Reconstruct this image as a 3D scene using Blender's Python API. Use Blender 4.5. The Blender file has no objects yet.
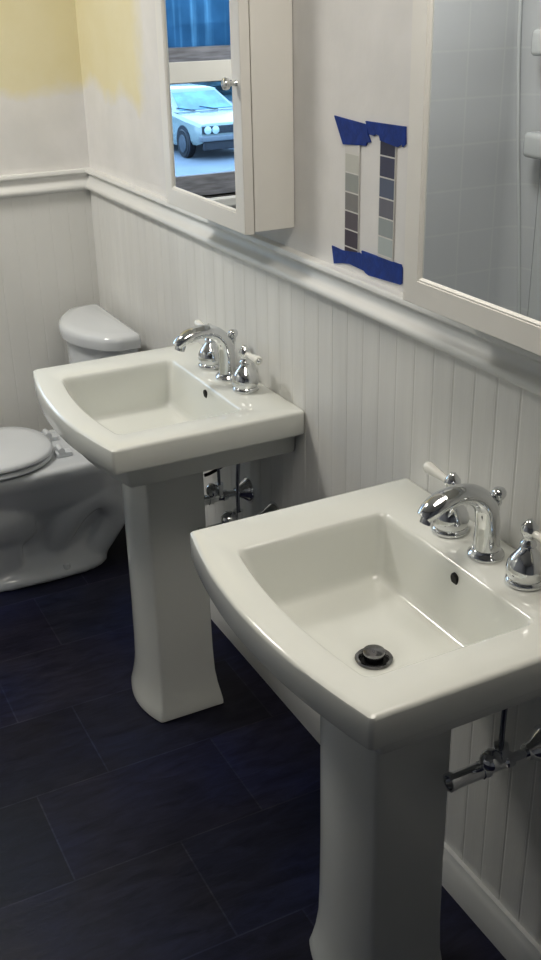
import bpy, bmesh, math, random
from mathutils import Vector, Matrix
random.seed(7)
PI = math.pi
sc = bpy.context.scene
COL = sc.collection

# ------------------------------------------------------------------ materials
def new_mat(name):
    m = bpy.data.materials.new(name); m.use_nodes = True
    nt = m.node_tree
    return m, nt, nt.nodes['Principled BSDF'], nt.nodes, nt.links

def mat(name, col, rough=.5, metal=0., spec=.5, coat=0., vary=0., vscale=8., bump=0., bscale=40., stretch=(1, 1, 1)):
    m, nt, b, N, L = new_mat(name)
    b.inputs['Base Color'].default_value = (*col, 1)
    b.inputs['Roughness'].default_value = rough
    b.inputs['Metallic'].default_value = metal
    b.inputs['Specular IOR Level'].default_value = spec
    b.inputs['Coat Weight'].default_value = coat
    tc = N.new('ShaderNodeTexCoord'); mp = N.new('ShaderNodeMapping')
    mp.inputs['Scale'].default_value = stretch
    L.new(tc.outputs['Object'], mp.inputs['Vector'])
    if vary:
        n = N.new('ShaderNodeTexNoise'); n.inputs['Scale'].default_value = vscale; n.inputs['Detail'].default_value = 5
        L.new(mp.outputs[0], n.inputs['Vector'])
        r = N.new('ShaderNodeValToRGB')
        r.color_ramp.elements[0].position = .3; r.color_ramp.elements[1].position = .7
        r.color_ramp.elements[0].color = (*[max(0, c * (1 - vary)) for c in col], 1)
        r.color_ramp.elements[1].color = (*[min(1, c * (1 + vary)) for c in col], 1)
        L.new(n.outputs['Fac'], r.inputs[0]); L.new(r.outputs[0], b.inputs['Base Color'])
    if bump:
        n2 = N.new('ShaderNodeTexNoise'); n2.inputs['Scale'].default_value = bscale; n2.inputs['Detail'].default_value = 4
        L.new(mp.outputs[0], n2.inputs['Vector'])
        bp = N.new('ShaderNodeBump'); bp.inputs['Strength'].default_value = bump; bp.inputs['Distance'].default_value = .004
        L.new(n2.outputs['Fac'], bp.inputs['Height']); L.new(bp.outputs[0], b.inputs['Normal'])
    return m

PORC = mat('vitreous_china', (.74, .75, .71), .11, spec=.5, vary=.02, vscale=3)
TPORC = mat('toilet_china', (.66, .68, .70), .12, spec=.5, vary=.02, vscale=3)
PLAST = mat('seat_plastic', (.68, .70, .72), .28, vary=.02)
CHROME = mat('polished_chrome', (.74, .75, .76), .07, metal=1, vary=.03, vscale=20)
DCHROME = mat('brushed_nickel_pipe', (.30, .31, .36), .22, metal=1, vary=.2, vscale=30)
DRAINM = mat('darkened_drain_chrome', (.27, .27, .28), .16, metal=1, vary=.15, vscale=60)  # chrome drain parts; their dark reflections are put into the base colour
BLACK = mat('black_rubber', (.012, .012, .014), .45, vary=.2)
HOLE = mat('dark_hole', (.01, .01, .01), .6, vary=.1)
TRIMW = mat('white_trim_paint', (.74, .74, .72), .46, vary=.03, vscale=4, bump=.05)
BEAD = mat('white_beadboard_paint', (.77, .765, .74), .36, vary=.05, vscale=3, bump=.08, stretch=(1, 6, .6))
CAB = mat('cream_cabinet_paint', (.80, .785, .745), .33, vary=.03, vscale=4)
MIRROR = mat('silvered_mirror', (.83, .86, .88), .0, metal=1)
MIRROR.node_tree.nodes['Principled BSDF'].inputs['Roughness'].default_value = 0.0
PORCLEV = mat('white_porcelain_lever', (.82, .81, .76), .12, vary=.02)
TAPE = mat('blue_masking_tape', (.008, .042, .25), .62, vary=.22, vscale=60, bump=.25, bscale=150)
CARD = mat('white_card', (.68, .67, .64), .5, vary=.02)
SURR = mat('white_fibreglass', (.56, .575, .58), .16, vary=.02)
CEIL = mat('ceiling_white', (.78, .77, .74), .8, vary=.03)
WEATH = mat('weathered_wood', (.27, .28, .32), .6, vary=.3, vscale=12, stretch=(1, 8, 8))
LOT = mat('pale_concrete', (.20, .22, .25), .85, vary=.15, vscale=.7)
HEDGE = mat('dark_foliage', (.03, .07, .09), .8, vary=.6, vscale=3)
CARP = mat('pale_car_paint', (.23, .275, .275), .25, coat=.5, vary=.03)
CARG = mat('car_window_glass', (.06, .17, .24), .06, spec=1.0, vary=.6, vscale=2.5)
CARK = mat('car_black_trim', (.02, .022, .03), .5, vary=.2)
CARL = mat('headlight_lens', (.40, .50, .50), .08, spec=1.0, vary=.05)
HUB = mat('dull_hubcap', (.06, .07, .085), .5, vary=.2)
CARB = mat('grey_bumper', (.13, .145, .165), .35, vary=.1)

def wall_paint():
    """white primer with the old yellow still showing high up in the far corner"""
    m, nt, b, N, L = new_mat('patchy_wall_paint')
    b.inputs['Roughness'].default_value = .55
    g = N.new('ShaderNodeNewGeometry')
    sx = N.new('ShaderNodeSeparateXYZ'); L.new(g.outputs['Position'], sx.inputs[0])
    nz = N.new('ShaderNodeTexNoise'); nz.inputs['Scale'].default_value = 5; nz.inputs['Detail'].default_value = 5
    L.new(g.outputs['Position'], nz.inputs['Vector'])
    def mth(op, a, c, clamp=False):
        n = N.new('ShaderNodeMath'); n.operation = op; n.use_clamp = clamp
        for i, v in enumerate((a, c)):
            if isinstance(v, (int, float)): n.inputs[i].default_value = v
            else: L.new(v, n.inputs[i])
        return n.outputs[0]
    off = mth('MULTIPLY', mth('SUBTRACT', nz.outputs['Fac'], .5), .24)
    z = mth('ADD', sx.outputs['Z'], off)
    y = mth('ADD', sx.outputs['Y'], mth('MULTIPLY', off, 1.3))
    mz = mth('MULTIPLY', mth('SUBTRACT', z, 1.475), 17, True)
    my = mth('MULTIPLY', mth('SUBTRACT', y, 2.93), 9, True)
    k = mth('MULTIPLY', mth('MULTIPLY', mz, my), .85)
    n2 = N.new('ShaderNodeTexNoise'); n2.inputs['Scale'].default_value = 9; n2.inputs['Detail'].default_value = 4
    L.new(g.outputs['Position'], n2.inputs['Vector'])
    base = N.new('ShaderNodeValToRGB')
    base.color_ramp.elements[0].position = .35; base.color_ramp.elements[1].position = .68
    base.color_ramp.elements[0].color = (.74, .73, .715, 1); base.color_ramp.elements[1].color = (.79, .775, .76, 1)
    L.new(n2.outputs['Fac'], base.inputs[0])
    yel = N.new('ShaderNodeValToRGB')
    yel.color_ramp.elements[0].color = (.76, .68, .40, 1); yel.color_ramp.elements[1].color = (.81, .75, .52, 1)
    L.new(n2.outputs['Fac'], yel.inputs[0])
    mx = N.new('ShaderNodeMix'); mx.data_type = 'RGBA'
    L.new(k, mx.inputs[0]); L.new(base.outputs[0], mx.inputs[6]); L.new(yel.outputs[0], mx.inputs[7])
    L.new(mx.outputs[2], b.inputs['Base Color'])
    bp = N.new('ShaderNodeBump'); bp.inputs['Strength'].default_value = .12; bp.inputs['Distance'].default_value = .004
    n3 = N.new('ShaderNodeTexNoise'); n3.inputs['Scale'].default_value = 60
    L.new(g.outputs['Position'], n3.inputs['Vector']); L.new(n3.outputs['Fac'], bp.inputs['Height']); L.new(bp.outputs[0], b.inputs['Normal'])
    return m
WALL = wall_paint()

def slate():
    m, nt, b, N, L = new_mat('dark_slate_tile')
    g = N.new('ShaderNodeNewGeometry')
    mp = N.new('ShaderNodeMapping'); mp.inputs['Scale'].default_value = (1.0, 3.4, 1); mp.inputs['Rotation'].default_value = (0, 0, .06)
    L.new(g.outputs['Position'], mp.inputs[0])
    n = N.new('ShaderNodeTexNoise'); n.inputs['Scale'].default_value = 9; n.inputs['Detail'].default_value = 9; n.inputs['Roughness'].default_value = .68
    n.inputs['Distortion'].default_value = .6
    L.new(mp.outputs[0], n.inputs['Vector'])
    r = N.new('ShaderNodeValToRGB'); e = r.color_ramp.elements
    e[0].position = .3; e[0].color = (.0045, .005, .011, 1)
    e[1].position = .72; e[1].color = (.029, .028, .036, 1)
    L.new(n.outputs['Fac'], r.inputs[0])
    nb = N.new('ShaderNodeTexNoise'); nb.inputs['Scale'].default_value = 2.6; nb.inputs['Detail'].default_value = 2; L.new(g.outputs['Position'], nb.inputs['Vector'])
    rb = N.new('ShaderNodeValToRGB'); rb.color_ramp.elements[0].position = .40; rb.color_ramp.elements[1].position = .62  # random blue patches in the colour, in place of a blue sheen
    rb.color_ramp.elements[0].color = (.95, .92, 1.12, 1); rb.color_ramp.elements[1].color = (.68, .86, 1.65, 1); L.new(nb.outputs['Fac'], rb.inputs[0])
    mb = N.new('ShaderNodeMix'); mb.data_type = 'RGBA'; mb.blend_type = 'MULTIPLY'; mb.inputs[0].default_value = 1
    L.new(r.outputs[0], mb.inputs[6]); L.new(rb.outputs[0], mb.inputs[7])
    at = N.new('ShaderNodeAttribute'); at.attribute_name = 'tint'
    mx = N.new('ShaderNodeMix'); mx.data_type = 'RGBA'; mx.blend_type = 'MULTIPLY'; mx.inputs[0].default_value = 1
    L.new(mb.outputs[2], mx.inputs[6]); L.new(at.outputs['Color'], mx.inputs[7])
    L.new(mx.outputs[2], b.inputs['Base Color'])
    rr = N.new('ShaderNodeMapRange'); rr.inputs[3].default_value = .34; rr.inputs[4].default_value = .55
    L.new(n.outputs['Fac'], rr.inputs[0]); L.new(rr.outputs[0], b.inputs['Roughness'])
    b.inputs['Specular IOR Level'].default_value = .30
    bp = N.new('ShaderNodeBump'); bp.inputs['Strength'].default_value = .35; bp.inputs['Distance'].default_value = .003
    L.new(n.outputs['Fac'], bp.inputs['Height']); L.new(bp.outputs[0], b.inputs['Normal'])
    return m
SLATE = slate()

def tile_panel_mat():
    """moulded fibreglass with a faint square tile grid (X/Z and Y/Z)"""
    m, nt, b, N, L = new_mat('tiled_fibreglass')
    b.inputs['Roughness'].default_value = .16
    g = N.new('ShaderNodeNewGeometry'); sx = N.new('ShaderNodeSeparateXYZ'); L.new(g.outputs['Position'], sx.inputs[0])
    def grid(o, off):
        a = N.new('ShaderNodeMath'); a.operation = 'ADD'; a.inputs[1].default_value = 10 * .172 + off; L.new(o, a.inputs[0])
        w = N.new('ShaderNodeMath'); w.operation = 'PINGPONG'; w.inputs[1].default_value = .086; L.new(a.outputs[0], w.inputs[0])
        c = N.new('ShaderNodeMapRange'); c.inputs[1].default_value = .0; c.inputs[2].default_value = .006; L.new(w.outputs[0], c.inputs[0])
        return c.outputs[0]
    mn = N.new('ShaderNodeMath'); mn.operation = 'MINIMUM'
    L.new(grid(sx.outputs['Z'], .163), mn.inputs[0]); L.new(grid(sx.outputs['X'], .03), mn.inputs[1])
    r = N.new('ShaderNodeValToRGB')
    r.color_ramp.elements[0].color = (.57, .585, .58, 1); r.color_ramp.elements[1].color = (.53, .54, .555, 1)
    L.new(mn.outputs[0], r.inputs[0]); L.new(r.outputs[0], b.inputs['Base Color'])
    bp = N.new('ShaderNodeBump'); bp.inputs['Strength'].default_value = .06; bp.inputs['Distance'].default_value = .003
    L.new(mn.outputs[0], bp.inputs['Height']); L.new(bp.outputs[0], b.inputs['Normal'])
    return m
TILEP = tile_panel_mat()

def clear_glass():
    m, nt, b, N, L = new_mat('window_glass')
    out = N['Material Output']; N.remove(b)
    t = N.new('ShaderNodeBsdfTransparent'); t.inputs[0].default_value = (.93, .97, .99, 1)
    gl = N.new('ShaderNodeBsdfGlossy'); gl.inputs['Roughness'].default_value = .02
    fr = N.new('ShaderNodeFresnel'); fr.inputs[0].default_value = 1.45
    mx = N.new('ShaderNodeMixShader'); L.new(fr.outputs[0], mx.inputs[0]); L.new(t.outputs[0], mx.inputs[1]); L.new(gl.outputs[0], mx.inputs[2])
    L.new(mx.outputs[0], out.inputs[0])
    return m
GLASS = clear_glass()

def wet_film():
    """blue plastic film with pale vertical run marks"""
    m, nt, b, N, L = new_mat('streaked_blue_film')
    out = N['Material Output']; N.remove(b)
    tc = N.new('ShaderNodeTexCoord'); mp = N.new('ShaderNodeMapping'); mp.inputs['Scale'].default_value = (55, 1, 1.3)
    L.new(tc.outputs['Object'], mp.inputs[0])
    n = N.new('ShaderNodeTexNoise'); n.inputs['Scale'].default_value = 1.0; n.inputs['Detail'].default_value = 3; L.new(mp.outputs[0], n.inputs['Vector'])
    n2 = N.new('ShaderNodeTexNoise'); n2.inputs['Scale'].default_value = 14; n2.inputs['Detail'].default_value = 4; L.new(tc.outputs['Object'], n2.inputs['Vector'])
    r = N.new('ShaderNodeValToRGB'); e = r.color_ramp.elements
    e[0].position = .52; e[0].color = (.19, .30, .38, 1); e[1].position = .80; e[1].color = (.42, .58, .66, 1)
    L.new(n.outputs['Fac'], r.inputs[0])
    r2 = N.new('ShaderNodeValToRGB'); r2.color_ramp.elements[0].color = (.72, .72, .72, 1); r2.color_ramp.elements[1].color = (1.15, 1.15, 1.15, 1)
    L.new(n2.outputs['Fac'], r2.inputs[0])
    mc = N.new('ShaderNodeMix'); mc.data_type = 'RGBA'; mc.blend_type = 'MULTIPLY'; mc.inputs[0].default_value = 1
    L.new(r.outputs[0], mc.inputs[6]); L.new(r2.outputs[0], mc.inputs[7])
    tl = N.new('ShaderNodeBsdfTranslucent'); L.new(mc.outputs[2], tl.inputs[0])
    tr = N.new('ShaderNodeBsdfTransparent'); L.new(mc.outputs[2], tr.inputs[0])
    mx = N.new('ShaderNodeMixShader'); mx.inputs[0].default_value = .35
    L.new(tl.outputs[0], mx.inputs[1]); L.new(tr.outputs[0], mx.inputs[2]); L.new(mx.outputs[0], out.inputs[0])
    return m
FILM = wet_film()

# ------------------------------------------------------------------ mesh helpers
def obj(name, bm, m, parent=None, smooth=None, loc=None):
    bmesh.ops.recalc_face_normals(bm, faces=bm.faces[:])
    me = bpy.data.meshes.new(name); bm.to_mesh(me); bm.free()
    me.materials.append(m)
    if smooth is not None:
        me.shade_smooth()
        me.set_sharp_from_angle(angle=math.radians(smooth))
    o = bpy.data.objects.new(name, me); COL.objects.link(o)
    if parent: o.parent = parent
    if loc: o.location = loc
    return o

def thing(name, label, cat, loc=(0, 0, 0), group=None):
    o = bpy.data.objects.new(name, None); COL.objects.link(o); o.location = loc
    o.empty_display_size = .05
    return tag(o, label, cat, group)

def tag(o, label, cat, group=None):
    o['label'] = label; o['category'] = cat
    if group: o['group'] = group
    return o

def struct(name, bm, m, parent=None, smooth=None, label=None):
    o = obj(name, bm, m, parent, smooth)
    if parent is None: o['kind'] = 'structure'
    if label: o['label'] = label
    return o

def dup(root, loc, label):
    r = root.copy(); COL.objects.link(r); r.location = loc; r['label'] = label
    for ch in list(root.children):
        c = ch.copy(); COL.objects.link(c); c.parent = r
        for g in list(ch.children):
            d = g.copy(); COL.objects.link(d); d.parent = c
    return r

def box(bm, x0, x1, y0, y1, z0, z1, bev=0., seg=2):
    r = bmesh.ops.create_cube(bm, size=1)
    vs = r['verts']
    for v in vs:
        v.co = Vector(((x0 + x1) / 2 + v.co.x * (x1 - x0), (y0 + y1) / 2 + v.co.y * (y1 - y0), (z0 + z1) / 2 + v.co.z * (z1 - z0)))
    if bev:
        es = list({e for v in vs for e in v.link_edges})
        bmesh.ops.bevel(bm, geom=es, offset=bev, segments=seg, affect='EDGES', profile=.6)
    return bm

def loft(bm, loops, cap0=True, cap1=True, closed=True):
    rings = [[bm.verts.new(p) for p in lp] for lp in loops]
    n = len(rings[0])
    for a, b in zip(rings, rings[1:]):
        for i in range(n if closed else n - 1):
            j = (i + 1) % n
            bm.faces.new((a[i], a[j], b[j], b[i]))
    if cap0: bm.faces.new(rings[0][::-1])
    if cap1: bm.faces.new(rings[-1])
    return rings

def catmull(pts, n):
    P = [Vector(p) for p in pts]; out = []
    for i in range(len(P) - 1):
        p0 = P[max(i - 1, 0)]; p1 = P[i]; p2 = P[i + 1]; p3 = P[min(i + 2, len(P) - 1)]
        for k in range(n):
            t = k / n
            out.append(.5 * ((2 * p1) + (p2 - p0) * t + (2 * p0 - 5 * p1 + 4 * p2 - p3) * t * t + (3 * p1 - p0 - 3 * p2 + p3) * t ** 3))
    out.append(P[-1]); return out

def tube(bm, pts, rad, seg=16, sub=6, flat=None):
    """swept tube; rad a number or one per control point; flat=(sa,sb) squashes the section per control point"""
    n = len(pts)
    R = rad if isinstance(rad, (list, tuple)) else [rad] * n
    F = flat or [(1, 1)] * n
    C = catmull([(*p,) for p in pts], sub) if sub > 1 else [Vector(p) for p in pts]
    def lerp(A, i):
        t = i / max(sub, 1); k = min(int(t), n - 2); f = t - k
        a, b = A[k], A[k + 1]
        if isinstance(a, tuple): return tuple(u + (v - u) * f for u, v in zip(a, b))
        return a + (b - a) * f
    loops = []; up = None
    for i, c in enumerate(C):
        d = (C[min(i + 1, len(C) - 1)] - C[max(i - 1, 0)]).normalized()
        if up is None:
            up = Vector((0, 1, 0)) if abs(d.y) < .9 else Vector((0, 0, 1))
        s = (up - d * up.dot(d)).normalized(); up = s
        t = d.cross(s)
        r = lerp(R, i); fa, fb = lerp(F, i)
        loops.append([c + s * (r * fa * math.cos(2 * PI * k / seg)) + t * (r * fb * math.sin(2 * PI * k / seg)) for k in range(seg)])
    loft(bm, loops)
    return bm

def lathe(bm, prof, seg=28, axis='Z', at=(0, 0, 0)):
    at = Vector(at); loops = []
    for r, h in prof:
        lp = []
        for k in range(seg):
            a = 2 * PI * k / seg; u, v = r * math.cos(a), r * math.sin(a)
            p = {'Z': (u, v, h), 'X': (h, u, v), 'Y': (u, h, v)}[axis]
            lp.append(at + Vector(p))
        loops.append(lp)
    loft(bm, loops)
    return bm

def outline(hw, xb, xf, bow, rf, rb, z, cy=0., nb=8, ns=8, nc=5):
    """rounded rectangle, back edge at x=xb, front corners at x=xf (xf<xb), the front bowed out by bow"""
    L = []
    def arc(cx, cyy, r, a0, a1):
        for k in range(nc + 1):
            a = a0 + (a1 - a0) * k / nc
            L.append((cx + r * math.cos(a), cyy + r * math.sin(a)))
    def seg(p, q, n):
        for k in range(1, n):
            L.append((p[0] + (q[0] - p[0]) * k / n, p[1] + (q[1] - p[1]) * k / n))
    arc(xb - rb, hw - rb, rb, 0, PI / 2); seg((xb - rb, hw), (xf + rf, hw), ns)
    arc(xf + rf, hw - rf, rf, PI / 2, PI); seg((xf, hw - rf), (xf, -hw + rf), nb * 2)
    arc(xf + rf, -hw + rf, rf, PI, 1.5 * PI); seg((xf + rf, -hw), (xb - rb, -hw), ns)
    arc(xb - rb, -hw + rb, rb, 1.5 * PI, 2 * PI); seg((xb, -hw + rb), (xb, hw - rb), nb)
    out = []
    for x, y in L:
        t = (x - xb) / (xf - xb)
        out.append(Vector((x - bow * (1 - (y / hw) ** 2) * t, cy + y, z)))
    return out

# ------------------------------------------------------------------ room shell
YB, XL, YF, ZC = 3.527, -2.12, -1.3, 2.5
bm = bmesh.new(); box(bm, 0, .12, YF - .12, YB + .12, 0, ZC); struct('wall_right', bm, WALL)
WX0, WX1, WZ0, WZ1 = -1.22, -.49, 1.115, 2.05          # window opening in the far wall
bm = bmesh.new()
box(bm, XL - .12, WX0, YB, YB + .14, 0, ZC); box(bm, WX1, 0, YB, YB + .14, 0, ZC)
box(bm, WX0, WX1, YB, YB + .14, 0, WZ0); box(bm, WX0, WX1, YB, YB + .14, WZ1, ZC)
struct('wall_back', bm, WALL)
DIMW = mat('unseen_wall_blue_grey', (.34, .36, .41), .6, vary=.05)  # unseen walls, colour made up to cut bounce and cool the shadows
bm = bmesh.new(); box(bm, XL - .12, XL, YF - .12, YB, 0, ZC); struct('wall_left', bm, DIMW)
bm = bmesh.new(); box(bm, XL, 0, YF - .12, YF, 0, ZC); struct('wall_front', bm, DIMW)
bm = bmesh.new(); box(bm, XL - .12, .12, YF - .12, YB + .14, ZC, ZC + .1); struct('ceiling', bm, CEIL)

# floor: one mesh of slate tiles, joints at the places the rows show them
bm = bmesh.new(); cl = bm.loops.layers.float_color.new('tint')
def quad(x0, x1, y0, y1, z, c):
    f = bm.faces.new([bm.verts.new(p) for p in ((x0, y0, z), (x1, y0, z), (x1, y1, z), (x0, y1, z))])
    for l in f.loops: l[cl] = (*c, 1)
quad(XL, .0, YF, YB, -.0003, (2.2, 2.1, 1.8))
offs = {0: -.485, 1: -.70, 2: -.55, 3: -.735, 4: -.483, 5: -.33, 6: -.60, 7: -.40}
y1 = 3.0; row = 0
rows = []
yy = 3.0
rows.append((3.305, 3.527, -.62)); rows.append((3.0, 3.305, -.30))
i = 0
while yy > YF:
    rows.append((max(YF, yy - .307), yy, offs[i % 8])); yy -= .307; i += 1
for (ya, yb, ox) in rows:
    x = ox
    while x < 0: x += .465
    while x > XL:
        x0, x1 = max(XL, x - .465), min(0, x)
        if x1 - x0 > .004:
            k = random.uniform(.60, 1.35)
            quad(x0 + .002, x1 - .002, ya + .002, yb - .002, 0, (k * random.uniform(.9, 1.05), k * random.uniform(.95, 1.03), k * random.uniform(1.0, 1.35)))
        x -= .465
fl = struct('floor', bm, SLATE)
bm = bmesh.new(); box(bm, XL - .12, .12, YF - .12, YB + .14, -.1, -.004); struct('floor', bm, HOLE)
bpy.data.objects['floor.001'].name = 'floor_base'; 

# beadboard wainscot: grooved panels
def beadboard(length, z1, pitch, first, dp=.75):
    b = bmesh.new(); pts = [(0., .0)]
    s = first
    while s < length - .01:
        pts += [(s - .0040, 0.), (s - .002, .0013 * dp), (s + .0006, .0013 * dp), (s + .0022, .0004 * dp), (s + .0042, .0), (s + .0060, .0004 * dp), (s + .0074, .0)]
        s += pitch
    pts.append((length, 0.))
    return b, pts
b, pts = beadboard(YB - YF, 1.19, .0618, (1.278 - YF) % .0618)
lo = [Vector((-.010 + d, YF + s, 0)) for s, d in pts]; hi = [Vector((-.010 + d, YF + s, 1.192)) for s, d in pts]
loft(b, [lo, hi], False, False, closed=False)
wr = struct('trim_1', b, BEAD, label='white beadboard wainscot behind the two sinks')
b, pts = beadboard(-XL, 1.19, .0618, .03, .45)
lo = [Vector((-s, YB - .010 + d, 0)) for s, d in pts]; hi = [Vector((-s, YB - .010 + d, 1.09 if 0 else 1.192)) for s, d in pts]
b.free(); b = bmesh.new()
for k in range(len(pts) - 1):
    (s0, d0), (s1, d1) = pts[k], pts[k + 1]
    inside = s1 > -WX1 - .06 and s0 < -WX0 + .06
    zt = WZ0 - .10 if inside else 1.192
    b.faces.new([b.verts.new(p) for p in ((-s0, YB - .010 + d0, 0), (-s1, YB - .010 + d1, 0), (-s1, YB - .010 + d1, zt), (-s0, YB - .010 + d0, zt))])
bmesh.ops.remove_doubles(b, verts=b.verts[:], dist=1e-5)
struct('trim_2', b, BEAD, label='white beadboard wainscot behind the toilet')

RAIL = [(.0, 1.254), (.021, 1.254), (.024, 1.250), (.024, 1.243), (.020, 1.239), (.013, 1.237), (.011, 1.232), (.012, 1.222), (.017, 1.213), (.026, 1.208), (.031, 1.203), (.032, 1.196), (.029, 1.190), (.022, 1.186), (.010, 1.184), (0, 1.184)]
b = bmesh.new(); loft(b, [[Vector((-d, y, z)) for d, z in RAIL] for y in (YF, YB)])
struct('trim_3', b, TRIMW, smooth=40, label='white moulded chair rail over the sinks')
for nm, xa, xb_ in (('trim_4', -.010, WX1 + .055), ('trim_5', WX0 - .055, -1.30)):
    b = bmesh.new(); loft(b, [[Vector((x, YB - d, z - .0006)) for d, z in RAIL] for x in (xa, xb_)])
    struct(nm, b, TRIMW, smooth=40, label='white moulded chair rail on the far wall, %s of the window' % ('right' if nm == 'trim_4' else 'left'))
BASE = [(0, 0), (.022, 0), (.022, .070), (.017, .080), (.0135, .088), (.012, .094), (0, .094)]
b = bmesh.new(); loft(b, [[Vector((-.008 - d, y, z)) for d, z in BASE] for y in (YF, YB)]); struct('baseboard_right', b, TRIMW, smooth=30)
b = bmesh.new(); loft(b, [[Vector((x, YB - .008 - d, z)) for d, z in BASE] for x in (0, -1.29)]); struct('baseboard_back', b, TRIMW, smooth=30)

# ------------------------------------------------------------------ window (double hung) in the far wall
def rect_frame(bm, x0, x1, z0, z1, wl, wr, wb, wt, ya, yb):
    box(bm, x0, x0 + wl, ya, yb, z0, z1); box(bm, x1 - wr, x1, ya, yb, z0, z1)
    box(bm, x0 + wl, x1 - wr, ya, yb, z0, z0 + wb); box(bm, x0 + wl, x1 - wr, ya, yb, z1 - wt, z1)
b = bmesh.new()
rect_frame(b, WX0 - .055, WX1 + .055, WZ0 - .012, WZ1 + .07, .055, .055, .012, .07, YB - .022, YB - .002)
box(b, WX0 - .07, WX1 + .07, YB - .06, YB + .06, WZ0 - .03, WZ0, .004)
w1 = struct('window_1', b, TRIMW, label='double-hung window beside the toilet, its upper sash covered by blue film')
b = bmesh.new(); rect_frame(b, WX0, WX1, WZ0 + .0, 1.560,   .035, .038, .072, .065, YB + .035, YB + .070)
sl = struct('lower_sash', b, WEATH, w1)
b = bmesh.new(); box(b, WX0 + .0, WX1 - .0, YB + .030, YB + .036, 1.497, 1.564, .002); struct('meeting_rail', b, CAB, w1)
b = bmesh.new(); rect_frame(b, WX0, WX1, 1.532, WZ1, .035, .038, .075, .06, YB + .080, YB + .115); struct('upper_sash', b, WEATH, w1)
b = bmesh.new(); box(b, WX0 + .035, WX1 - .038, YB + .05, YB + .054, WZ0 + .072, 1.497); struct('pane', b, GLASS, sl)
b = bmesh.new(); box(b, WX0 + .035, WX1 - .038, YB + .096, YB + .099, 1.606, WZ1 - .06); struct('film', b, FILM, bpy.data.objects['upper_sash'], label='translucent blue film with pale run marks')

# ------------------------------------------------------------------ pedestal sinks
YN, YFAR = 1.287, 2.331
def make_sink():
    t = thing('pedestal_sink', 'white square pedestal sink in the foreground, its metal drain showing', 'sink', (0, YN, 0), 'pedestal sinks along the beadboard wall')
    H, HW, XF, BO = .89, .3125, -.484, .039
    def o(inset, z, back=-.012, rf=.007):
        return outline(HW - inset, back, XF + inset, BO, max(rf - inset * .2, .005), .005, z)
    def hole(hw, xb, xf, bow, r, z): return outline(hw - .005, xb, xf, bow, r, r, z, -.014)
    b = bmesh.new()
    lp = [outline(.118, -.10, -.366, .034, .01, .01, .7405, -.022), outline(.124, -.09, -.372, .036, .01, .01, .745, -.022), outline(.130, -.08, -.380, .036, .01, .01, .764, -.022), o(.075, .7645), o(.054, .768), o(.049, .779), o(.044, .826), o(.008, .830), o(.002, .832), o(0, .837), o(0, .8825), o(.0012, .8868), o(.0045, .8893, -.013), o(.009, .8905, -.016),
          hole(.226, -.131, -.445, .020, .016, .8902), hole(.2225, -.134, -.441, .020, .016, .8888), hole(.219, -.1375, -.4375, .020, .016, .884),
          hole(.216, -.140, -.434, .019, .017, .872),
          hole(.199, -.155, -.405, .014, .018, .790), hole(.196, -.158, -.401, .014, .019, .780), hole(.191, -.163, -.396, .014, .021, .773), hole(.183, -.171, -.388, .013, .023, .770),]
    flo = lp[-1]; cen = Vector((-.304, -.037, 0))
    def blend(t, rad, z):
        out = []
        for p in flo:
            q = Vector((p.x, p.y, 0)); d = (q - cen); c = cen + d.normalized() * rad
            v = q.lerp(c, t); out.append(Vector((v.x, v.y, z)))
        return out
    lp += [blend(k / 10, .05, .770 - .0008 * k) for k in range(1, 10)] + [blend(1, .046, .7618), blend(1, .030, .7595), blend(1, .020, .750)]
    loft(b, lp)
    obj('basin', b, PORC, t, 38)
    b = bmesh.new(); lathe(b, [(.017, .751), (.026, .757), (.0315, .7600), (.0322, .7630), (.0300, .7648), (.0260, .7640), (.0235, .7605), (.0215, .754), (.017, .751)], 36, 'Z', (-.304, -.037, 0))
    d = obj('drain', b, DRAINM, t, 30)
    b = bmesh.new(); lathe(b, [(0, .7505), (.0220, .7505), (.0220, .7545), (0, .7545)], 28, 'Z', (-.304, -.037, 0)); obj('drain_throat', b, HOLE, d, 30)
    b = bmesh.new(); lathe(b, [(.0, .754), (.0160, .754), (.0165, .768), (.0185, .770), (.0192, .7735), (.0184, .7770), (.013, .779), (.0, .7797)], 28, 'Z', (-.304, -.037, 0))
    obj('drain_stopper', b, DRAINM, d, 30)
    b = bmesh.new(); lathe(b, [(0, .0015), (.0115, .0015), (.013, 0), (.013, -.004), (0, -.004)], 24, 'Z', (0, 0, 0))
    bmesh.ops.scale(b, vec=(1, .72, 1), verts=b.verts[:])
    bmesh.ops.rotate(b, matrix=Matrix.Rotation(math.radians(-101), 3, 'Y'), verts=b.verts[:])
    bmesh.ops.translate(b, vec=(-.1425, -.032, .865), verts=b.verts[:])
    obj('overflow_hole', b, HOLE, t, 30)
    b = bmesh.new()
    def ped(hw, xf, xb, bow, z, r=.006): return outline(hw - .003, xb - .004, xf, bow * .72, r, r, z, -.022)
    lp = [ped(.115, -.356, -.174, .034, 0), ped(.119, -.360, -.172, .035, .004), ped(.119, -.360, -.172, .035, .014), ped(.114, -.356, -.175, .034, .035), ped(.108, -.351, -.181, .032, .068),
          ped(.1035, -.347, -.186, .031, .11), ped(.101, -.346, -.188, .030, .18), ped(.0995, -.345, -.189, .029, .30), ped(.099, -.345, -.189, .028, .735), ped(.099, -.345, -.189, .028, .7402)]
    loft(b, lp)
    obj('pedestal', b, PORC, t, 40)
    return t
sink = make_sink()
dup(sink, (0, YFAR, 0), 'white square pedestal sink farther from the camera, next to the toilet')

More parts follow.
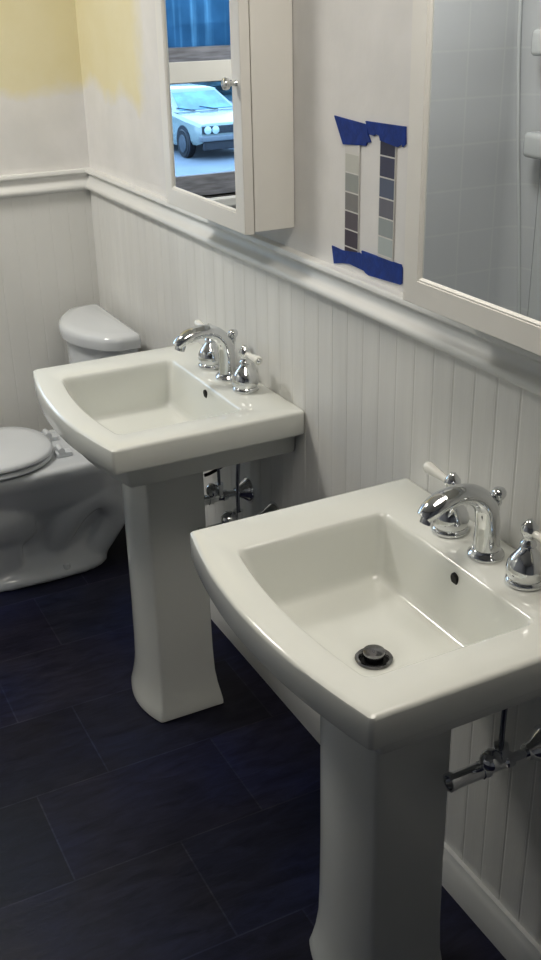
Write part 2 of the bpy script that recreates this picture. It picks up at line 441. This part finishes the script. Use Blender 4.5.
# ------------------------------------------------------------------ widespread faucets
def make_faucet():
    t = thing('faucet', 'chrome arched faucet with white lever handles on the foreground sink', 'faucet', (0, 1.262, .890), 'chrome faucets')
    b = bmesh.new()
    lathe(b, [(0, .0006), (.0315, .0006), (.0325, .004), (.0312, .008), (.0275, .011), (.0255, .016), (.0, .018)], 32, 'Z', (-.073, 0, 0))
    tube(b, [(-.073, 0, .004), (-.073, 0, .035), (-.074, 0, .070), (-.083, 0, .102), (-.107, 0, .124), (-.138, 0, .132), (-.170, 0, .128), (-.192, 0, .118), (-.207, 0, .106)],
         [.0245, .0225, .0212, .0200, .0188, .0186, .0196, .0190, .0150], 24, 5,
         flat=[(1, 1), (1, 1), (1, 1), (1.02, .98), (1.06, .94), (1.10, .88), (1.12, .82), (1.10, .80), (1.0, .78)])
    obj('spout', b, CHROME, t, 50)
    b = bmesh.new(); tube(b, [(-.194, 0, .110), (-.200, 0, .094)], [.0125, .0125], 18, 1); obj('aerator', b, CHROME, t, 40)
    b = bmesh.new()
    tube(b, [(-.056, 0, .02), (-.054, 0, .100)], .0036, 10, 1)
    lathe(b, [(0, .092), (.005, .093), (.0065, .098), (.0055, .102), (.0095, .106), (.0125, .112), (.0125, .118), (.009, .123), (.0, .125)], 20, 'Z', (-.054, 0, 0))
    obj('pop_up_rod', b, CHROME, t, 50)
    for s in (1, -1):
        b = bmesh.new()
        lathe(b, [(0, .0006), (.0315, .0006), (.0335, .004), (.0325, .009), (.0295, .012), (.0320, .018), (.0335, .026), (.0315, .037), (.0265, .047), (.0195, .056), (.0140, .063), (.0115, .068), (.0140, .071), (.0125, .076), (.009, .079),
                  (.0085, .084), (.0125, .089), (.0150, .096), (.0140, .103), (.0095, .109), (.007, .112), (.005, .115), (0, .116)], 32, 'Z', (-.073, .104 * s, 0))
        h = obj('handle', b, CHROME, t, 50)
        b = bmesh.new(); y0 = .104 * s
        tube(b, [(-.073, y0 + .008 * s, .0955), (-.073, y0 + .024 * s, .0955), (-.073, y0 + .050 * s, .0965), (-.073, y0 + .072 * s, .0975), (-.073, y0 + .079 * s, .0975)], [.0065, .0068, .0090, .0110, .0085], 18, 4)
        lv = obj('lever', b, PORCLEV, h, 50, )
        lv['label'] = 'white porcelain lever'
        b = bmesh.new(); lathe(b, [(0, 0), (.006, 0), (.0065, .003), (.004, .006), (0, .0065)], 14, 'Y', (-.073, y0 + .0765 * s, .0975))
        if s < 0:
            for v in b.verts: v.co.y = (y0 + .0765 * s) - (v.co.y - (y0 + .0765 * s))
        obj('lever_tip', b, CHROME, h, 50)
    return t
fau = make_faucet()
dup(fau, (.004, 2.320, .890), 'chrome arched faucet with white lever handles on the farther sink')

# ------------------------------------------------------------------ shutoff valves under the sinks
def make_valve(label, loc):
    t = thing('shutoff_valve', label, 'valve', loc, 'chrome shutoff valves under the sinks')
    b = bmesh.new(); lathe(b, [(0, -.010), (.036, -.010), (.0365, -.014), (.030, -.024), (.017, -.046), (.014, -.058), (.0, -.058)], 28, 'X'); obj('escutcheon', b, CHROME, t, 40)
    b = bmesh.new(); lathe(b, [(0, -.05), (.0085, -.05), (.0085, -.088), (.014, -.090), (.0145, -.104), (.0125, -.107), (.0125, -.140), (.0165, -.142), (.0165, -.156), (.0150, -.158), (.0150, -.214), (.0165, -.215), (.0165, -.224), (.013, -.224), (.013, -.216), (0, -.216)], 22, 'X')
    lathe(b, [(0, 0), (.012, .0), (.012, .020), (.0145, .021), (.0145, .033), (.0, .034)], 6, 'Z', (-.115, 0, .006))
    obj('valve_body', b, CHROME, t, 35)
    b = bmesh.new(); lathe(b, [(0, .010), (.006, .010), (.006, .020), (.012, .022), (.0185, .030), (.0200, .038), (.0175, .046), (.010, .051), (0, .052)], 22, 'Z', (-.150, 0, 0))
    bmesh.ops.rotate(b, cent=(-.150, 0, 0), matrix=Matrix.Rotation(math.radians(28), 3, 'X'), verts=b.verts[:]); obj('handle', b, CHROME, t, 40)
    b = bmesh.new(); tube(b, [(-.115, 0, .034), (-.115, 0, .09), (-.113, 0, .14), (-.108, 0, .186)], .0048, 12, 5); obj('supply_tube', b, DCHROME, t, 50)
    return t
v0 = make_valve('chrome shutoff valve on the wall right of the foreground sink pedestal', (0, 1.132, .552))
dup(v0, (0, 2.186, .545), 'chrome shutoff valve at the farther sink, its tip just above the foreground sink rim')
v2 = dup(v0, (0, 2.345, .552), 'chrome shutoff valve on the wall just right of the farther pedestal'); v2.scale = (.83, 1, 1)
b = bmesh.new(); tube(b, [(-.13, 0, -.035), (-.105, -.0, -.03), (-.06, 0, -.01), (-.03, 0, .02), (-.02, 0, .07)], .0045, 10, 6)
o_ = obj('supply_hose', b, BLACK, None, 50, (0, YFAR + .03, .650)); tag(o_, 'thin black supply hose curving under the farther sink', 'hose')

# ------------------------------------------------------------------ toilet (faces left, tank against the beadboard wall)
def egg(xb, xf, hw, z, cy=0, n=40, pw=2.3, sq=1.0):
    """closed outline: elongated towards -x, rounder at the back"""
    cx = xb + (xf - xb) * .45; L = []
    for k in range(n):
        a = 2 * PI * k / n; c, s = math.cos(a), math.sin(a)
        e = 2 / pw
        rx = (xb - cx) if c > 0 else (cx - xf)
        ee = e if c > 0 else e * 1.0
        L.append(Vector((cx + rx * math.copysign(abs(c) ** ee, c), cy + hw * math.copysign(abs(s) ** ee, s), z)))
    return L
def make_toilet():
    t = thing('toilet', 'white toilet with closed seat in the far corner beside the window wall', 'toilet', (-.008, 3.222, 0))
    b = bmesh.new()
    lp = [egg(-.165, -.66, .150, 0, pw=3.2), egg(-.165, -.66, .152, .012, pw=3.2), egg(-.172, -.655, .146, .028, pw=3.2), egg(-.180, -.645, .124, .048, pw=3.0), egg(-.185, -.620, .088, .085, pw=2.7), egg(-.175, -.610, .078, .125, pw=2.6),
          egg(-.135, -.620, .080, .165, pw=2.6), egg(-.085, -.665, .098, .215, pw=2.6), egg(-.06, -.705, .138, .265, pw=2.6), egg(-.045, -.725, .156, .310, pw=2.7), egg(-.035, -.738, .168, .345, pw=2.8),
          egg(-.030, -.745, .176, .362, pw=2.9), egg(-.028, -.748, .180, .378, pw=3.0), egg(-.028, -.748, .181, .402, pw=3.0), egg(-.030, -.745, .178, .410, pw=3.0), egg(-.036, -.735, .168, .412, pw=3.0)]
    loft(b, lp); 
    bmesh.ops.recalc_face_normals(b, faces=b.faces[:])
    for sd in (-1, 1):      # the trapway curls round the back of the foot, standing proud on both sides
        tube(b, [(-.355, .045 * sd, .07), (-.325, .060 * sd, .15), (-.275, .068 * sd, .225), (-.205, .070 * sd, .262), (-.145, .064 * sd, .235), (-.128, .058 * sd, .17), (-.165, .052 * sd, .10), (-.22, .05 * sd, .04)],
             [.045, .058, .066, .066, .062, .054, .050, .055], 20, 6)
    box(b, -.640, -.465, -.116, .116, .01, .235, .03, 4)
    tube(b, [(-.43, 0, .262), (-.49, 0, .248), (-.56, 0, .252), (-.63, 0, .275)], [.130, .152, .152, .115], 28, 5)
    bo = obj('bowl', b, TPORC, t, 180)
    rm = bo.modifiers.new('blend', 'REMESH'); rm.mode = 'VOXEL'; rm.voxel_size = .0075; rm.use_smooth_shade = True
    sm = bo.modifiers.new('soften', 'SMOOTH'); sm.factor = .5; sm.iterations = 10
    for sd in (-1, 1):
        b = bmesh.new(); lathe(b, [(0, .016), (.015, .016), (.016, .034), (.011, .044), (0, .046)], 18, 'Z', (-.335, .128 * sd, 0))
        obj('bolt_cap', b, TPORC, t, 50)
    def dee(hw, xb, xf, bow, z, r=.03): return outline(hw, xb, xf, bow, r, .012, z)
    b = bmesh.new()
    loft(b, [dee(.165, -.050, -.115, .070, .412), dee(.180, -.046, -.118, .082, .44), dee(.190, -.044, -.120, .086, .60), dee(.196, -.043, -.122, .088, .775)])
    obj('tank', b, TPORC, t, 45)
    b = bmesh.new()
    loft(b, [dee(.205, -.040, -.128, .090, .772), dee(.212, -.038, -.132, .094, .776), dee(.214, -.038, -.134, .096, .800), dee(.212, -.039, -.132, .095, .812), dee(.204, -.043, -.126, .092, .819), dee(.180, -.055, -.110, .080, .823)])
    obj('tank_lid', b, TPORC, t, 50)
    # seat ring and closed lid
    def ring_loft(b, xb, xf, hw, hx0, hx1, hhw, z0, z1, r=.008):
        L = [egg(xb - r, xf + r, hw - r, z0), egg(xb, xf, hw, z0 + r * .7), egg(xb, xf, hw, z1 - r), egg(xb - r, xf + r, hw - r, z1), egg(hx0 + .004, hx1 - .004, hhw + .004, z1), egg(hx0, hx1, hhw, z1 - .006), egg(hx0, hx1, hhw, z0)]
        rg = loft(b, L, False, False)
        n = len(rg[0])
        for i in range(n):
            j = (i + 1) % n; b.faces.new((rg[-1][i], rg[-1][j], rg[0][j], rg[0][i]))
    b = bmesh.new(); ring_loft(b, -.315, -.755, .185, -.40, -.67, .105, .414, .432); obj('seat', b, PLAST, t, 50)
    b = bmesh.new()
    loft(b, [egg(-.318, -.752, .178, .435), egg(-.310, -.760, .184, .440), egg(-.310, -.760, .184, .448), egg(-.318, -.752, .177, .455), egg(-.35, -.72, .145, .458), egg(-.42, -.65, .08, .460)])
    obj('seat_lid', b, PLAST, t, 50)
    for s in (-1, 1):
        b = bmesh.new(); box(b, -.315, -.262, .075 * s - .020, .075 * s + .020, .411, .428, .006)
        tube(b, [(-.298, .075 * s - .022, .436), (-.298, .075 * s + .022, .436)], .0105, 14, 1)
        obj('seat_hinge', b, PLAST, t, 45)
    return t
make_toilet()
t = thing('toilet_supply_stop', 'small chrome supply stop on the floor behind the toilet', 'valve', (-.085, 3.385, 0))
b = bmesh.new(); lathe(b, [(0, 0), (.034, 0), (.033, .006), (.018, .016), (.010, .022), (.0095, .07), (.014, .072), (.014, .10), (0, .102)], 24); obj('escutcheon', b, CHROME, t, 40)
b = bmesh.new(); tube(b, [(0, 0, .09), (.0, .02, .16), (.0, .042, .24), (.0, .050, .33), (0, .050, .42)], .0045, 10, 5); obj('supply_tube', b, DCHROME, t, 50)

# ------------------------------------------------------------------ medicine cabinets with mirror doors
def make_cabinet():
    """origin at the lower corner nearest the far wall, on the wall; runs towards -y"""
    t = thing('medicine_cabinet', 'cream framed mirror cabinet above the foreground sink, reflecting the shower', 'cabinet', (0, 1.466, 1.300), 'mirror medicine cabinets')
    Wd, Ht, F = .452, .72, .047
    b = bmesh.new(); box(b, -.098, -.001, -Wd + .002, -.002, .003, Ht - .003, .0015); obj('cabinet_body', b, CAB, t)
    b = bmesh.new()
    def rc(i, x, j=None): 
        return [Vector((x, -i, i)), Vector((x, -Wd + i, i)), Vector((x, -Wd + i, Ht - i)), Vector((x, -i, Ht - i))]
    rg = loft(b, [rc(0, -.1015), rc(0, -.1225), rc(.0015, -.1240), rc(F - .0065, -.1240), rc(F - .0060, -.1228), rc(F - .003, -.1230), rc(F, -.1195), rc(F, -.1015)], False, False)
    for i in range(4):
        j = (i + 1) % 4; b.faces.new((rg[-1][i], rg[-1][j], rg[0][j], rg[0][i]))
    d = obj('door', b, CAB, t)
    b = bmesh.new(); box(b, -.1185, -.104, -Wd + F - .003, -F + .003, F - .003, Ht - F + .003); obj('mirror', b, MIRROR, d)
    b = bmesh.new(); lathe(b, [(0, -.1235), (.0075, -.1235), (.006, -.127), (.0045, -.133), (.006, -.138), (.0115, -.142), (.0130, -.147), (.0115, -.152), (.006, -.155), (0, -.1555)], 22, 'X', (0, -Wd + .022, .308)); obj('knob', b, CHROME, d, 40)
    return t
cab = make_cabinet()
dup(cab, (0, 2.530, 1.300), 'cream framed mirror cabinet above the farther sink, reflecting a parked car')

# ------------------------------------------------------------------ paint chip cards and masking tape on the wall
def flat_poly(pts, x0, x1):
    b = bmesh.new()
    lo = [Vector((x0, y, z)) for y, z in pts]; hi = [Vector((x1, y, z)) for y, z in pts]
    loft(b, [lo, hi]); return b
def swatch(label, ya, yb, z0, z1, cuts, cols):
    zc0 = z0
    t = thing('paint_chip_card', label, 'paint card', (-.0003, (ya + yb) / 2, z0), 'taped paint chip cards')
    hw = (ya - yb) / 2
    b = bmesh.new()
    loft(b, [[Vector((-e, hw + .003, 0)), Vector((-e, hw + .003, z1 - z0)), Vector((-.0003 - e, 0, z1 - z0)), Vector((-.0012 - e, -hw - .003, z1 - z0)), Vector((-.0012 - e, -hw - .003, 0)), Vector((-.0003 - e, 0, 0))] for e in (0, .0006)])
    obj('card', b, CARD, t)
    for (za, zb), c in zip(cuts, cols):
        m = mat('chip_paint', c, .55, vary=.02)
        b = bmesh.new()
        loft(b, [[Vector((-.0007 - e, hw, za - z0)), Vector((-.0007 - e, hw, zb - z0)), Vector((-.0010 - e, 0, zb - z0)), Vector((-.0019 - e, -hw, zb - z0)), Vector((-.0019 - e, -hw, za - z0)), Vector((-.0010 - e, 0, za - z0))] for e in (0, .0003)])
        obj('colour_patch', b, m, t)
S = lambda r, g, bb: tuple(((c / 255) ** 2.2) * 1.25 for c in (r, g, bb))
cutL = [(1.475, 1.510), (1.435, 1.471), (1.399, 1.4315), (1.361, 1.3955), (1.325, 1.3575), (1.285, 1.3215)]
swatch('left paint chip card, pale at the top and dark at the bottom', 1.863, 1.812, 1.272, 1.535,
       [(1.452, 1.486), (1.414, 1.449), (1.377, 1.411), (1.340, 1.374), (1.305, 1.337), (1.276, 1.302)],
       [S(178, 178, 172), S(142, 145, 142), S(122, 121, 120), S(92, 87, 92), S(72, 66, 76), S(66, 58, 66)])
swatch('right paint chip card, dark at the top and pale at the bottom', 1.737, 1.686, 1.285, 1.545,
       [(1.498, 1.535), (1.459, 1.495), (1.421, 1.456), (1.384, 1.418), (1.348, 1.381), (1.312, 1.345), (1.290, 1.309)],
       [S(58, 58, 74), S(73, 74, 92), S(90, 97, 114), S(106, 106, 114), S(140, 146, 147), S(163, 170, 169), S(185, 184, 178)])
for lab, pts in (('strip of blue masking tape holding the top of the left paint card', [(1.907, 1.553), (1.785, 1.547), (1.780, 1.530), (1.770, 1.516), (1.783, 1.514), (1.787, 1.508), (1.872, 1.502)]),
                 ('strip of blue masking tape holding the top of the right paint card', [(1.789, 1.553), (1.654, 1.555), (1.652, 1.525), (1.662, 1.519), (1.664, 1.524), (1.678, 1.517), (1.737, 1.523), (1.740, 1.531), (1.752, 1.533), (1.758, 1.529), (1.776, 1.530)]),
                 ('strip of blue masking tape across the bottom of the left paint card', [(1.914, 1.294), (1.872, 1.292), (1.806, 1.300), (1.794, 1.298), (1.779, 1.267), (1.841, 1.270), (1.868, 1.266), (1.905, 1.258)]),
                 ('strip of blue masking tape across the bottom of the right paint card', [(1.796, 1.306), (1.655, 1.306), (1.651, 1.300), (1.650, 1.2715), (1.655, 1.268), (1.768, 1.262), (1.779, 1.264), (1.790, 1.270)])):
    cyy = sum(p[0] for p in pts) / len(pts); czz = sum(p[1] for p in pts) / len(pts)
    lift = {'top of the l': 0, 'top of the r': .0}
    x0 = -.0030 if 'right' in lab else -.0027
    b = flat_poly([(y - cyy, z - czz) for y, z in pts], 0.0, x0)
    o = obj('masking_tape', b, TAPE, None, None, (0, cyy, czz)); tag(o, lab, 'tape', 'blue masking tape strips')

# ------------------------------------------------------------------ bath and moulded surround (seen in the near mirror)
TX0, TX1, TY0 = -2.11, -1.33, 2.0
t = thing('bathtub', 'white bathtub reflected at the bottom of the near mirror', 'bathtub', (TX1, TY0, 0))
b = bmesh.new()
def rr(x0, x1, y0, y1, r, z):
    L = []
    for cx, cy, a0 in ((x1 - r, y1 - r, 0), (x0 + r, y1 - r, PI / 2), (x0 + r, y0 + r, PI), (x1 - r, y0 + r, 1.5 * PI)):
        for k in range(7):
            a = a0 + PI / 2 * k / 6; L.append(Vector((cx + r * math.cos(a) - TX1, cy + r * math.sin(a) - TY0, z)))
    return L
e = YB - .03
loft(b, [rr(TX0, TX1, TY0, e, .01, 0), rr(TX0, TX1, TY0, e, .01, .40), rr(TX0 + .01, TX1 - .01, TY0 + .01, e - .01, .01, .42), rr(TX0 + .08, TX1 - .09, TY0 + .1, e - .1, .12, .42), rr(TX0 + .1, TX1 - .11, TY0 + .12, e - .12, .12, .40), rr(TX0 + .16, TX1 - .17, TY0 + .3, e - .18, .12, .10)])
obj('tub_shell', b, SURR, t, 40)
t = thing('shower_surround', 'white moulded shower surround with faint tile grid, reflected in the near mirror', 'shower surround', (0, 0, .426))
b = bmesh.new()
R = .10; path = [(-1.30, 3.500), (-2.06 + R, 3.500)] + [(-2.06 + R - R * math.sin(a), 3.500 - R + R * math.cos(a)) for a in [PI / 2 * k / 10 for k in range(1, 10)]] + [(-2.06, 3.500 - R)]
loft(b, [[Vector((x, y, z)) for x, y in path] + [Vector((-2.10, 3.500 - R, z)), Vector((-2.10, 3.515, z)), Vector((-1.30, 3.515, z))] for z in (0, 1.68)])
obj('end_panel', b, TILEP, t, 40)
b = bmesh.new(); box(b, -2.10, -2.06, TY0, 3.398, 0, 1.68, .003); sp = obj('side_panel', b, SURR, t)
for z, dz in ((.735, .095), (1.105, .095)):
    b = bmesh.new(); box(b, -2.075, -1.955, 2.70, 3.395, z, z + dz, .022, 4); obj('shelf', b, SURR, sp, 40)
def arcp(a, z):
    a = math.radians(a); return (-2.06 + R - (R - .002) * math.sin(a), 3.500 - R + (R - .002) * math.cos(a), z)
b = bmesh.new(); tube(b, [arcp(70, .0), arcp(62, .15), arcp(48, .45), arcp(30, .8), arcp(14, 1.2), arcp(6, 1.66)], .007, 12, 6); obj('corner_rib', b, SURR, t, 60)

# ------------------------------------------------------------------ outdoors: concrete lot, hedge and the parked car
ZG = -1.50
b = bmesh.new(); box(b, -40, 20, YB + .6, 60, ZG - .2, ZG); struct('ground', b, LOT, label='pale concrete lot outside the window')
t = thing('hedge', 'dark hedge behind the parked car outside', 'hedge', (-10, 33, ZG))
b = bmesh.new(); box(b, -14, 12, 0, 1.6, 0, 2.1); bmesh.ops.subdivide_edges(b, edges=b.edges[:], cuts=12, use_grid_fill=True)
for v in b.verts:
    v.co += Vector((random.uniform(-.3, .3), random.uniform(-.3, .3), random.uniform(-.05, .22) if v.co.z > 1.9 else 0))
obj('foliage', b, HEDGE, t)

def make_car(loc, rz):
    """nose at local y=0 pointing to -y, x across"""
    t = thing('car', 'pale boxy old car parked outside, reflected in the farther mirror', 'car', loc); t.rotation_euler.z = rz
    def sect(y, hw, z0, z1, tum=.05, r=.06):
        P = [(-hw * .92, z0), (-hw, z0 + .10), (-hw, z1 - .16), (-hw + .015, z1 - .07), (-hw + tum + .02, z1 - .015), (-hw + tum + .12, z1)]
        P += [(-x, z) for x, z in P[::-1]]
        return [Vector((x, y, z)) for x, z in P]
    b = bmesh.new()
    st = [(0.0, .76, .40, .70), (.04, .785, .36, .745), (.30, .80, .30, .775), (.75, .82, .26, .82), (1.22, .825, .22, .875), (1.5, .825, .20, .90), (2.6, .825, .20, .91), (3.4, .82, .24, .90), (4.0, .80, .32, .87), (4.22, .77, .42, .80)]
    loft(b, [sect(*s) for s in st])
    body = obj('body', b, CARP, t, 35)
    # roof and pillars
    def gh(y0, hw, z): return hw, y0, z
    bot = [(-.735, 1.22), (.735, 1.22), (.745, 3.95), (-.745, 3.95)]; top = [(-.575, 1.98), (.575, 1.98), (.575, 3.25), (-.575, 3.25)]
    b = bmesh.new()
    def ringq(P, z): return [Vector((x, y, z)) for x, y in P]
    loft(b, [ringq(bot, .88), ringq([(a[0] + (c[0] - a[0]) * .97, a[1] + (c[1] - a[1]) * .97) for a, c in zip(bot, top)], 1.245), ringq(top, 1.275), ringq([(x * .85, 2.6 + (y - 2.6) * .85) for x, y in top], 1.30)])
    obj('roof', b, CARP, t, 50)
    def on(pa, pb, u, v, off):
        pass
    def pane(nm, c0, c1, c2, c3, off, m=CARG):
        b = bmesh.new(); C = [Vector(c) for c in (c0, c1, c2, c3)]
        n = (C[1] - C[0]).cross(C[3] - C[0]).normalized() * off
        loft(b, [[c + n * .2 for c in C], [c + n for c in C]]); return obj(nm, b, m, t)
    def P3(i, k, f):    # corner of the greenhouse between bottom (0) and top (1)
        a, c = bot[i], top[i]; return Vector((a[0] + (c[0] - a[0]) * f, a[1] + (c[1] - a[1]) * f, .88 + .365 * f))
    def inq(i, j, u0, u1, f0, f1):
        A = P3(i, 0, f0).lerp(P3(j, 0, f0), u0); B = P3(i, 0, f0).lerp(P3(j, 0, f0), u1)
        C = P3(i, 0, f1).lerp(P3(j, 0, f1), u1); D = P3(i, 0, f1).lerp(P3(j, 0, f1), u0); return A, B, C, D
    ws = pane('windscreen', *inq(0, 1, .055, .945, .08, .93), .012)
    for u0, u1 in ((.09, .46), (.50, .86)):
        pane('side_window', *inq(1, 2, u0, u1, .10, .90), .012)
        pane('side_window', *inq(3, 0, 1 - u1, 1 - u0, .10, .90), .012)
    for x in (-.25, .30):
        b = bmesh.new(); tube(b, [(x, 1.22, .90), (x + .38, 1.36, .965)], .011, 6, 1); obj('wiper', b, CARK, t)
    b = bmesh.new(); box(b, -.74, .74, -.025, .02, .545, .70, .01); gr = obj('grille', b, CARK, t)
    for x in (-.62, -.44, .44, .62):
        b = bmesh.new(); lathe(b, [(0, -.026), (.082, -.026), (.082, -.040), (.06, -.052), (0, -.060)], 22, 'Y', (x, 0, .622)); obj('headlight', b, CARL, t, 50)
    b = bmesh.new(); box(b, -.80, .80, -.11, .05, .40, .515, .03, 3); obj('bumper', b, CARB, t, 40)
    b = bmesh.new(); box(b, -.72, .72, -.03, .06, .22, .395, .02); obj('air_dam', b, CARK, t)
    for y in (.78, 3.25):
        for s in (-1, 1):
            b = bmesh.new(); lathe(b, [(0, .015), (.335, .015), (.335, -.012), (.31, -.015), (0, -.015)], 28, 'X', (.815 * s, y, .335)); obj('wheel_arch', b, CARK, t, 40)
            b = bmesh.new(); lathe(b, [(0, -.10), (.27, -.10), (.295, -.07), (.295, .07), (.27, .095), (.19, .085), (0, .085)], 28, 'X', (.755 * s, y, .295)); w = obj('wheel', b, BLACK, t, 40)
            b = bmesh.new(); sg = .755 * s + .09 * s; lathe(b, [(0, 0), (.185, 0), (.175, .012 * s), (.10, .02 * s), (.05, .03 * s), (0, .03 * s)], 20, 'X', (sg, y, .295)); obj('hubcap', b, HUB, w, 40)
    return t
make_car((-9.05, 21.2, ZG), math.radians(-2))

# ------------------------------------------------------------------ lights, sky, camera
def area(name, loc, target, power, size, col, shape='DISK', portal=False, sy=None):
    l = bpy.data.lights.new(name, 'AREA'); l.energy = power; l.size = size; l.shape = shape; l.color = col
    if sy: l.size_y = sy
    o = bpy.data.objects.new(name, l); COL.objects.link(o); o.location = loc
    o.rotation_euler = (Vector(target) - Vector(loc)).to_track_quat('-Z', 'Y').to_euler()
    if portal: l.cycles.is_portal = True
    return o
area('ceiling_lamp', (-1.12, 2.95, 2.46), (-1.12, 2.95, 0), 16, .45, (1.0, .97, .91))
area('vanity_lamp', (-.42, 1.10, 2.46), (-.42, 1.10, 0), 9.5, .75, (1.0, .94, .84))
area('window_portal', (-.855, YB + .2, 1.58), (-.855, 0, 1.58), 1, .75, (1, 1, 1), 'RECTANGLE', True, .98)
w = bpy.data.worlds.new('overcast_sky'); sc.world = w; w.use_nodes = True
bg = w.node_tree.nodes['Background']
tcw = w.node_tree.nodes.new('ShaderNodeTexCoord'); sp_ = w.node_tree.nodes.new('ShaderNodeSeparateXYZ'); rp = w.node_tree.nodes.new('ShaderNodeValToRGB')
w.node_tree.links.new(tcw.outputs['Generated'], sp_.inputs[0]); w.node_tree.links.new(sp_.outputs['Z'], rp.inputs[0])
rp.color_ramp.elements[0].color = (.58, .79, 1.0, 1); rp.color_ramp.elements[1].color = (.42, .66, 1.0, 1)
w.node_tree.links.new(rp.outputs[0], bg.inputs[0]); bg.inputs[1].default_value = 4.0

cam = bpy.data.cameras.new('camera'); co = bpy.data.objects.new('camera', cam); COL.objects.link(co)
yaw, pitch, roll = .4641, .4352, -.0225
f = Vector((math.sin(yaw) * math.cos(pitch), math.cos(yaw) * math.cos(pitch), -math.sin(pitch)))
r = Vector((math.cos(yaw), -math.sin(yaw), 0)); u = r.cross(f)
r2 = r * math.cos(roll) + u * math.sin(roll); u2 = -r * math.sin(roll) + u * math.cos(roll)
co.matrix_world = Matrix(((r2.x, u2.x, -f.x, -1.116), (r2.y, u2.y, -f.y, 0), (r2.z, u2.z, -f.z, 1.7843), (0, 0, 0, 1)))
cam.sensor_fit = 'AUTO'; cam.sensor_width = 36; cam.lens = 36 * 1057.53 / 960; cam.clip_start = .02
sc.camera = co
sc.view_settings.view_transform = 'Standard'; sc.view_settings.look = 'Medium High Contrast'; sc.view_settings.exposure = .18
sc.cycles.max_bounces = 10; sc.cycles.diffuse_bounces = 5; sc.cycles.glossy_bounces = 6
sc.cycles.use_denoising = True
